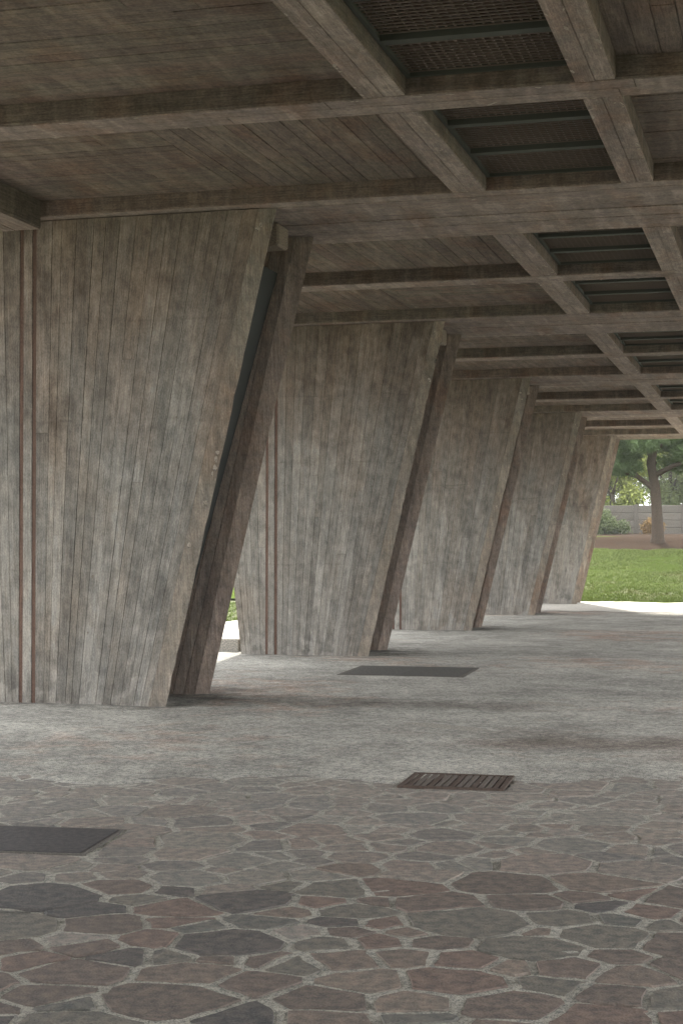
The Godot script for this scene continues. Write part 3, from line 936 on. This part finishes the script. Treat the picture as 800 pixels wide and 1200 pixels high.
# ------------------------------------------------------------------ things on the floor
func build_floor_things() -> void:
	rng.seed = 6200
	# rusty drain grate at the edge of the stone paving
	var g := thing("drain_grate", "rusty square drain grate set at the edge of the stone paving", "grate", P(-2.06, 0, 10.06))
	g.rotation.y = deg_to_rad(3.2)
	var hx := 0.335
	var hz := 0.315
	var fr := Shape.new()
	fr.cut_box(Vector3(-hx, -0.05, hz - 0.035), Vector3(hx, 0.022, hz), 0.004)
	fr.cut_box(Vector3(-hx, -0.05, -hz), Vector3(hx, 0.022, -hz + 0.035), 0.004)
	fr.cut_box(Vector3(-hx, -0.05, -hz + 0.036), Vector3(-hx + 0.035, 0.021, hz - 0.036), 0.004)
	fr.cut_box(Vector3(hx - 0.035, -0.05, -hz + 0.036), Vector3(hx, 0.021, hz - 0.036), 0.004)
	put("frame", fr, M.rust, g)
	var floor_ := Shape.new()
	floor_.box(Vector3(-hx + 0.03, -0.02, -hz + 0.03), Vector3(hx - 0.03, 0.004, hz - 0.03))
	put("grate_pit", floor_, M.pit, g)
	for i in 13:
		var sl := Shape.new()
		var x := -hx + 0.062 + i * 0.0455
		sl.cut_box(Vector3(x - 0.018, -0.02, -hz + 0.036), Vector3(x + 0.018, 0.016 + rng.randf() * 0.003, hz - 0.036), 0.003)
		put("slat", sl, M.slat if i % 3 else M.rust, g)
	# dark slab let into the stones at the left
	var p := thing("cover_slab", "dark grey inspection cover let into the stones at the left edge", "cover", P(-3.86, 0, 7.42))
	p.rotation.y = deg_to_rad(7.0)
	var rim := Shape.new()
	for s in [-1, 1]:
		rim.cut_box(Vector3(-0.52, -0.03, s * 0.345 - 0.012), Vector3(0.52, 0.014, s * 0.345 + 0.012), 0.004)
		rim.cut_box(Vector3(s * 0.5 - 0.012, -0.03, -0.33), Vector3(s * 0.5 + 0.012, 0.013, 0.33), 0.004)
	put("frame", rim, M.slate_frame, p)
	var pl := Shape.new()
	pl.cut_box(Vector3(-0.486, -0.03, -0.331), Vector3(0.486, 0.016, 0.331), 0.005)
	put("plate", pl, M.slate, p)
	# large dark cover further on
	var q := thing("floor_hatch", "large dark sheet hatch flush with the floor before the second pier", "hatch", P(-4.48, 0.012, 19.0))
	q.rotation.y = deg_to_rad(4.0)
	var f2 := Shape.new()
	for s in [-1, 1]:
		f2.cut_box(Vector3(-0.76, -0.03, s * 0.73 - 0.03), Vector3(0.76, 0.012, s * 0.73 + 0.03), 0.005)
		f2.cut_box(Vector3(s * 0.73 - 0.03, -0.03, -0.698), Vector3(s * 0.73 + 0.03, 0.011, 0.698), 0.005)
	put("frame", f2, M.slate_frame, q)
	for s in [-1, 1]:
		var leaf := Shape.new()
		leaf.cut_box(Vector3(-0.698 if s < 0 else 0.003, -0.03, -0.698), Vector3(-0.003 if s < 0 else 0.698, 0.014, 0.698), 0.004)
		put("leaf_plate", leaf, M.hatch, q)
	# pale screed repairs
	var spots := [["long pale mortar repair on the floor, nearer the stone paving", -2.75, 13.1, 0.5, 0.16, 0.5], ["small pale mortar repair on the floor, farther from the stone paving", -2.25, 15.4, 0.36, 0.15, 0.6]]
	for s in spots:
		var sh := Shape.new()
		var rimp := []
		for k in 18:
			var ang := TAU * k / 18.0
			var rr := rng.randf_range(0.75, 1.1)
			var v := Vector2(cos(ang) * s[3] * rr, sin(ang) * s[4] * rr).rotated(s[5])
			rimp.append(Vector3(v.x, -0.004, v.y))
		for k in 18:
			sh.tri(Vector3(0, 0.007, 0), rimp[k] * 0.8 + Vector3(0, 0.009, 0), rimp[(k + 1) % 18] * 0.8 + Vector3(0, 0.009, 0), Vector3.UP)
			sh.quad(rimp[k] * 0.8 + Vector3(0, 0.009, 0), rimp[(k + 1) % 18] * 0.8 + Vector3(0, 0.009, 0), rimp[(k + 1) % 18], rimp[k], Vector3.UP)
		var o := put("mortar_patch", sh, M.pale_patch)
		o.position = P(s[1], 0.018, s[2])
		tag(o, s[0], "patch")
	# low kerb block outside, beside the second pier
	var kb := Shape.new()
	kb.cut_box(P(-9.6, -0.03, 22.3), P(-7.72, 0.2, 21.9), 0.015)
	var ko := put("kerb_block", kb, M.kerb)
	tag(ko, "low concrete kerb block on the bright ground beside the second pier", "kerb")
	# grit lying on the floor
	var mm := MultiMesh.new()
	mm.transform_format = MultiMesh.TRANSFORM_3D
	var ps := Shape.new()
	var pts := [Vector3(1, 0, 0.2), Vector3(0.3, 0.1, 1), Vector3(-0.9, 0, 0.4), Vector3(-0.4, -0.1, -0.9), Vector3(0.6, 0.05, -0.8)]
	for i in 5:
		ps.tri(Vector3(0.1, 0.7, 0), pts[i], pts[(i + 1) % 5], (pts[i] + Vector3.UP))
	mm.mesh = ps.done()
	mm.instance_count = 14000
	for i in 14000:
		var a := rng.randf_range(-10.0, 2.0)
		var r := 8.0 + 18.0 * pow(rng.randf(), 1.5)
		if i % 5 == 0:                      # gathered along the feet of the piers
			r = PIER_RUN + PERIOD * (rng.randi() % 3) - absf(rng.randfn(0.0, 0.16)) - 0.03
			a = rng.randf_range(-7.8, -5.5)
		elif r < floor_edge(a) - 0.7:
			r = floor_edge(a) + rng.randf() * 4.0
		var s := 0.003 + 0.010 * pow(rng.randf(), 3.0)
		mm.set_instance_transform(i, Transform3D(Basis(Vector3.UP, rng.randf() * TAU).scaled(Vector3(s, s * 0.8, s * rng.randf_range(0.7, 1.3))), P(a, 0.014, r)))
	var mi := MultiMeshInstance3D.new()
	mi.multimesh = mm
	mi.material_override = M.pebble
	mi.name = "gravel"
	add_child(mi, true)
	stuff(mi)
	mi.set_meta("label", "loose grit scattered over the dusty floor")

# ------------------------------------------------------------------ the garden beyond
func rise(run: float) -> float:
	var t := clampf((run - 46.5) / 24.0, 0.0, 1.0)
	return t * 1.98 + clampf((run - 70.5) / 16.0, 0.0, 1.0) * 0.45

func build_garden() -> void:
	rng.seed = 8100
	var n := noise(81, 0.15, 3)
	var hgt := func(a: float, run: float) -> float: return rise(run) + n.get_noise_2d(a, run) * 0.10 * clampf((run - 47.0) / 6.0, 0.0, 1.0)
	var sheet := func(a0: float, a1: float, r0: float, r1: float, da: float, dr: float, up: float) -> Shape:
		var sh := Shape.new()
		var na := int((a1 - a0) / da)
		var nr := int((r1 - r0) / dr)
		for j in nr:
			for i in na:
				var p := []
				for c in [[0, 0], [1, 0], [1, 1], [0, 1]]:
					var x: float = a0 + (i + c[0]) * da
					var z: float = r0 + (j + c[1]) * dr
					p.append(P(x, hgt.call(x, z) + up, z))
				sh.quad(p[0], p[1], p[2], p[3], Vector3.UP)
		return sh
	structure(put("lawn", sheet.call(-60.0, 60.0, 46.0, 120.0, 3.0, 1.0, 0.012), M.turf), "sunlit lawn rising gently beyond the roof")
	structure(put("earth", sheet.call(-50.0, 50.0, 65.0, 87.0, 2.0, 1.0, 0.03), M.soil), "bare brown earth strip in front of the boundary wall")
	# grass blades
	var tuft := Shape.new()
	for k in 7:
		var ang := rng.randf() * TAU
		var d := Vector3(cos(ang), 0, sin(ang))
		var side := d.cross(Vector3.UP) * 0.008
		var base := d * rng.randf() * 0.06
		tuft.tint = Color(0.085, 0.135, 0.034).lerp(Color(0.14, 0.165, 0.055), rng.randf())
		tuft.tri(base - side, base + side, base + d * rng.randf_range(0.02, 0.07) + Vector3.UP * rng.randf_range(0.03, 0.075), Vector3.BACK)
	var dry := Shape.new()
	for k in 7:
		var ang := rng.randf() * TAU
		var d := Vector3(cos(ang), 0, sin(ang))
		var side := d.cross(Vector3.UP) * 0.008
		var base := d * rng.randf() * 0.07
		dry.tint = Color(0.12, 0.145, 0.048).lerp(Color(0.20, 0.18, 0.085), rng.randf())
		dry.tri(base - side, base + side, base + d * rng.randf_range(0.03, 0.09) + Vector3.UP * rng.randf_range(0.02, 0.06), Vector3.BACK)
	var worn := noise(83, 0.5, 4)
	var spots := []
	var dry_spots := []
	for i in 90000:
		var a := rng.randf_range(-14.0, 6.0)
		var r := 46.6 + 19.5 * rng.randf()
		if r > 64.5 + n.get_noise_1d(a * 3.0) * 2.0: continue
		if worn.get_noise_2d(a, r * 0.6) + rng.randfn() * 0.1 - (r - 48.5) * 0.03 > 0.10:
			dry_spots.append(Transform3D(Basis(Vector3.UP, rng.randf() * TAU).scaled(Vector3.ONE * rng.randf_range(0.7, 1.4)), P(a, hgt.call(a, r), r)))
			continue
		spots.append(Transform3D(Basis(Vector3.UP, rng.randf() * TAU).scaled(Vector3.ONE * rng.randf_range(0.7, 1.5)), P(a, hgt.call(a, r), r)))
	for i in 9000:
		var a := rng.randf_range(-22.0, -11.2)
		var r := rng.randf_range(24.0, 44.0)
		spots.append(Transform3D(Basis(Vector3.UP, rng.randf() * TAU).scaled(Vector3.ONE * rng.randf_range(0.8, 1.6)), P(a, -0.055, r)))
	scatter("dry_grass", dry.done(), dry_spots, M.blade, self, "paler dry grass in worn places of the lawn and along its edge")
	scatter("grass", tuft.done(), spots, M.blade, self, "short green grass growing on the lawns")
	build_wall()
	pine("pine_tree", P(-5.47, hgt.call(-5.47, 69.1), 69.1))
	# leafy trees behind the wall
	var trees := [
		[-10.0, 93.0, 6.5, 2.6, Color(0.20, 0.23, 0.06), "yellow-green leafy tree behind the wall, left of the pine trunk"],
		[-3.6, 98.0, 7.0, 2.8, Color(0.17, 0.20, 0.07), "pale green leafy tree behind the wall, right of the pine trunk"],
		[-16.5, 97.0, 8.0, 3.4, Color(0.09, 0.13, 0.05), "dark green leafy tree behind the wall, far left of the pine"],
		[3.5, 96.0, 8.0, 3.4, Color(0.10, 0.14, 0.05), "dark green leafy tree behind the wall, far right of the pine"],
		[-7.4, 103.0, 7.5, 3.2, Color(0.16, 0.19, 0.08), "pale olive leafy tree farther back, seen just left of the pine trunk"],
		[-0.6, 106.0, 8.5, 3.8, Color(0.14, 0.17, 0.08), "pale olive leafy tree farther back, at the right edge of the view"],
		[-13.2, 108.0, 8.5, 3.8, Color(0.13, 0.16, 0.08), "pale olive leafy tree farther back, behind the last pier"],
		[-4.6, 118.0, 9.0, 4.2, Color(0.14, 0.17, 0.1), "hazy tall tree farthest back, behind the pine trunk"],
	]
	for t in trees:
		leafy("leafy_tree", P(t[0], 2.4, t[1]), t[2], t[3], t[4], t[5])
	var bushes := [
		[-9.3, 82.6, 1.35, Color(0.10, 0.125, 0.06), "grey-green bush against the wall, beside the last pier"],
		[-3.6, 81.5, 1.2, Color(0.11, 0.135, 0.06), "grey-green bush against the wall, right of the pine trunk"],
		[-7.0, 83.6, 0.8, Color(0.20, 0.13, 0.06), "small rusty-leaved bush against the wall, just left of the pine trunk"],
		[-13.5, 82.0, 1.4, Color(0.09, 0.12, 0.05), "dark bush against the wall behind the last pier"],
	]
	for b in bushes:
		bush(P(b[0], hgt.call(b[0], b[1]), b[1]), b[2], b[3], b[4])

func scatter(called: String, mesh: Mesh, spots: Array, material: Material, parent: Node, label := "") -> MultiMeshInstance3D:
	var mm := MultiMesh.new()
	mm.transform_format = MultiMesh.TRANSFORM_3D
	mm.mesh = mesh
	mm.instance_count = spots.size()
	for i in spots.size():
		mm.set_instance_transform(i, spots[i])
	var mi := MultiMeshInstance3D.new()
	mi.multimesh = mm
	mi.material_override = material
	mi.name = called
	parent.add_child(mi, true)
	stuff(mi)
	if label: mi.set_meta("label", label)
	return mi

func build_wall() -> void:
	rng.seed = 8200
	var w := thing("boundary_wall", "low grey concrete panel wall between posts behind the pine", "wall", P(-6.0, rise(86.0) - 0.1, 86.0))
	for i in range(-9, 10):
		var x := i * 2.45 + 0.5
		var post := Shape.new()
		post.cut_box(Vector3(x - 0.09, 0, -0.1), Vector3(x + 0.09, 1.68, 0.1), 0.012)
		put("post", post, M.wall_panel[1], w)
		for k in 4:
			var pn := Shape.new()
			pn.cut_box(Vector3(x + 0.05, 0.02 + k * 0.4, -0.04), Vector3(x + 2.40, 0.02 + k * 0.4 + 0.3995, 0.04), 0.028)
			put("panel", pn, M.wall_panel[rng.randi() % 3], w)

func leaf_mesh(c: Color, size: float, kinds: int) -> Array:
	var out := []
	for k in kinds:
		var sh := Shape.new()
		for q in 5:
			var d := Vector3(rng.randfn(), rng.randfn() * 0.6, rng.randfn()).normalized()
			var s := d.cross(Vector3(rng.randfn(), rng.randfn(), rng.randfn())).normalized() * size * 0.3
			var b := Vector3(rng.randfn(), rng.randfn(), rng.randfn()) * size * 0.6
			sh.tint = c * rng.randf_range(0.75, 1.3)
			var nn := d.cross(s)
			sh.quad(b, b + d * size * 0.5 + s, b + d * size, b + d * size * 0.5 - s, nn)
		out.append(sh.done())
	return out

func crown_spots(centers: Array, count: int, spread: float) -> Array:
	var spots := []
	for i in count:
		var c: Array = centers[rng.randi() % centers.size()]
		var d := Vector3(rng.randfn(), rng.randfn(), rng.randfn()).normalized() * pow(rng.randf(), 0.45)
		var p: Vector3 = c[0] + Vector3(d.x, d.y * spread, d.z) * c[1]
		spots.append(Transform3D(Basis.from_euler(Vector3(rng.randf() * TAU, rng.randf() * TAU, rng.randf() * TAU)).scaled(Vector3.ONE * rng.randf_range(0.7, 1.3)), p))
	return spots

func pine(called: String, at: Vector3) -> void:
	rng.seed = 8300
	var t := thing(called, "tall dark pine with thick bare trunk standing before the boundary wall", "tree", at)
	var trunk := Shape.new()
	trunk.tube([Vector3(0, -0.2, 0), Vector3(0, 0.25, 0), Vector3(-0.03, 1.2, 0.05), Vector3(-0.12, 2.4, 0), Vector3(-0.3, 3.4, 0), Vector3(-0.1, 4.6, 0.1), Vector3(0.15, 6.2, 0), Vector3(0.3, 8.0, 0)], [0.40, 0.28, 0.235, 0.215, 0.195, 0.165, 0.12, 0.05], 12)
	put("trunk", trunk, M.bark, t)
	var limbs := [
		[Vector3(-0.12, 2.3, 0), Vector3(-0.9, 2.9, 0.3), Vector3(-1.6, 3.6, 0.5), Vector3(-2.2, 4.3, 0.4)],
		[Vector3(-0.14, 2.9, 0), Vector3(0.7, 3.3, 0.4), Vector3(1.5, 3.5, 0.7), Vector3(2.4, 3.4, 0.9)],
		[Vector3(-0.16, 3.4, 0), Vector3(-0.6, 4.3, -0.6), Vector3(-1.3, 5.2, -1.0), Vector3(-2.0, 5.8, -1.2)],
		[Vector3(-0.1, 4.0, 0), Vector3(0.6, 4.8, 0.5), Vector3(1.4, 5.3, 0.9), Vector3(2.3, 5.6, 1.0)],
		[Vector3(-0.1, 4.6, 0), Vector3(-0.3, 5.2, 1.0), Vector3(-0.6, 5.5, 1.9), Vector3(-0.8, 5.6, 2.5)],
		[Vector3(0.0, 5.2, 0), Vector3(0.5, 5.9, -1.0), Vector3(1.0, 6.3, -1.9)],
		[Vector3(-0.9, 2.9, 0.3), Vector3(-1.3, 3.0, 0.8), Vector3(-2.0, 3.2, 1.1)],
	]
	var centers := []
	for l in limbs:
		var sh := Shape.new()
		var rad := []
		for i in l.size(): rad.append(lerpf(0.13, 0.03, i / float(l.size() - 1)))
		sh.tube(l, rad, 7)
		put("limb", sh, M.bark, t)
		centers.append([l[-1], 0.95])
		centers.append([l[-2] + Vector3(0, 0.25, 0), 0.75])
		for q in 3:
			centers.append([l[-1] + Vector3(rng.randfn() * 0.7, rng.randfn() * 0.35 + 0.25, rng.randfn() * 0.7), 0.6])
	for q in 34:
		var ang := rng.randf() * TAU
		var out := rng.randf_range(0.9, 3.0)
		centers.append([Vector3(cos(ang) * out, rng.randf_range(3.9, 5.6) - out * 0.2, sin(ang) * out), rng.randf_range(0.5, 0.9)])
	for q in 14:
		var ang := rng.randf() * TAU
		centers.append([Vector3(cos(ang) * rng.randf_range(0.3, 2.2), rng.randf_range(5.0, 8.2), sin(ang) * rng.randf_range(0.3, 2.2)), 0.85])
	for k in 2:
		var sh := Shape.new()
		for q in 16:
			var d := (Vector3(rng.randfn(), rng.randfn() * 0.7 + 0.35, rng.randfn())).normalized()
			var s := d.cross(Vector3(rng.randfn(), rng.randfn(), rng.randfn())).normalized() * 0.011
			sh.tint = Color(0.085, 0.125, 0.055) * rng.randf_range(0.7, 1.4)
			sh.tri(-s, s, d * rng.randf_range(0.16, 0.28), d.cross(s))
		scatter("crown", sh.done(), crown_spots(centers, 7500, 0.55), M.leaf, t)

func leafy(called: String, at: Vector3, height: float, r: float, c: Color, label: String) -> void:
	rng.seed = int(at.x * 10.0) + 9000
	var t := thing(called, label, "tree", at)
	var tr := Shape.new()
	tr.tube([Vector3(0, -0.3, 0), Vector3(0.05, height * 0.3, 0), Vector3(0, height * 0.6, 0.1), Vector3(0.1, height * 0.85, 0)], [0.2, 0.15, 0.1, 0.03], 8)
	for k in 6:
		var ang := TAU * k / 6.0
		var d := Vector3(cos(ang), 0.6, sin(ang))
		tr.tube([Vector3(0, height * 0.35, 0), Vector3(0, height * 0.45, 0) + d * r * 0.4, Vector3(0, height * 0.5, 0) + d * r * 0.8], [0.08, 0.05, 0.02], 5)
	put("trunk", tr, M.bark, t)
	var centers := []
	for k in 24:
		var d := Vector3(rng.randfn(), rng.randfn(), rng.randfn()).normalized() * rng.randf_range(0.3, 1.0)
		centers.append([Vector3(d.x * r, height * 0.6 + d.y * height * 0.36, d.z * r), r * rng.randf_range(0.22, 0.4)])
	for m in leaf_mesh(c, 0.16, 2):
		scatter("crown", m, crown_spots(centers, 5200, 0.8), M.leaf, t)

func bush(at: Vector3, r: float, c: Color, label: String) -> void:
	rng.seed = int(at.x * 10.0) + 9500
	var t := thing("bush", label, "bush", at)
	var st := Shape.new()
	for k in 7:
		var ang := TAU * k / 7.0
		st.tube([Vector3(0, -0.1, 0), Vector3(cos(ang), 1.2, sin(ang)) * r * 0.45, Vector3(cos(ang) * 1.3, 1.7, sin(ang) * 1.3) * r * 0.6], [0.03, 0.02, 0.008], 5)
	put("stem", st, M.bark, t)
	var centers := []
	for k in 14:
		var d := Vector3(rng.randfn(), absf(rng.randfn()), rng.randfn()).normalized() * rng.randf_range(0.2, 0.9)
		centers.append([Vector3(d.x * r * 0.8, 0.15 + d.y * r * 1.1, d.z * r * 0.8), r * 0.35])
	for m in leaf_mesh(c, 0.09, 2):
		scatter("foliage", m, crown_spots(centers, 1500, 0.9), M.leaf, t)

# ------------------------------------------------------------------ sky
func sky_texture() -> PanoramaSkyMaterial:
	var w := 512
	var h := 256
	var n := noise(91, 1.6, 5)
	var im := Image.create(w, h, false, Image.FORMAT_RGBF)
	for y in h:
		var el := PI * (0.5 - (y + 0.5) / h)
		for x in w:
			var az := TAU * (x + 0.5) / w
			var d := Vector3(cos(el) * cos(az), sin(el), cos(el) * sin(az))
			var c := Color(0.50, 0.46, 0.42)
			if el > -0.02:
				var cl := n.get_noise_3d(d.x * 1.2, d.y * 2.4, d.z * 1.2)
				var v := 1.0 + cl * 0.22 + d.y * 0.12
				c = Color(1.0, 0.992, 0.985) * v
			im.set_pixel(x, y, c)
	var m := PanoramaSkyMaterial.new()
	m.panorama = ImageTexture.create_from_image(im)
	return m

func _ready() -> void:
	# camera
	var cam := Camera3D.new()
	cam.name = "camera"
	cam.near = 0.1
	cam.far = 1500.0
	var size := 2.0 * 0.1 * 600.0 / 1866.0
	cam.set_frustum(size, Vector2(0, size * 44.7 / 1200.0), 0.1, 1500.0)
	cam.position = Vector3(0, 1.5, 0)
	cam.rotation = Vector3(0, THETA, 0.0032)
	add_child(cam)
	cam.current = true
	# sky and exposure
	var sky := Sky.new()
	sky.sky_material = sky_texture()
	var env := Environment.new()
	env.background_mode = Environment.BG_SKY
	env.sky = sky
	env.background_energy_multiplier = 1.0
	env.tonemap_mode = Environment.TONE_MAPPER_LINEAR
	env.tonemap_exposure = 4.25
	env.fog_enabled = true
	env.fog_density = 0.0005
	env.fog_light_color = Color(0.86, 0.88, 0.88)
	env.sdfgi_enabled = true
	env.ssao_enabled = true
	env.ssil_enabled = true
	var we := WorldEnvironment.new()
	we.name = "environment"
	we.environment = env
	add_child(we)
	# veiled sun, almost straight ahead
	var sun := DirectionalLight3D.new()
	sun.name = "sun"
	sun.light_energy = 1.6
	sun.light_angular_distance = 6.0
	sun.light_color = Color(1.0, 0.97, 0.92)
	sun.shadow_enabled = true
	sun.rotation = Vector3(deg_to_rad(-31.0), deg_to_rad(-168.0), 0)
	add_child(sun)
	make_textures()
	make_materials()
	build_floor()
	build_roof()
	var words := ["nearest slanting concrete pier at the left, its edge chipped", "second slanting concrete pier from the camera, a kerb block at its left foot", "third slanting concrete pier from the camera, greyest of the row",
		"fourth slanting concrete pier, just in front of the last one", "last slanting concrete pier, in daylight beside the lawn"]
	for i in 5:
		build_pier(i, words[i])
	build_grilles()
	build_floor_things()
	build_garden()
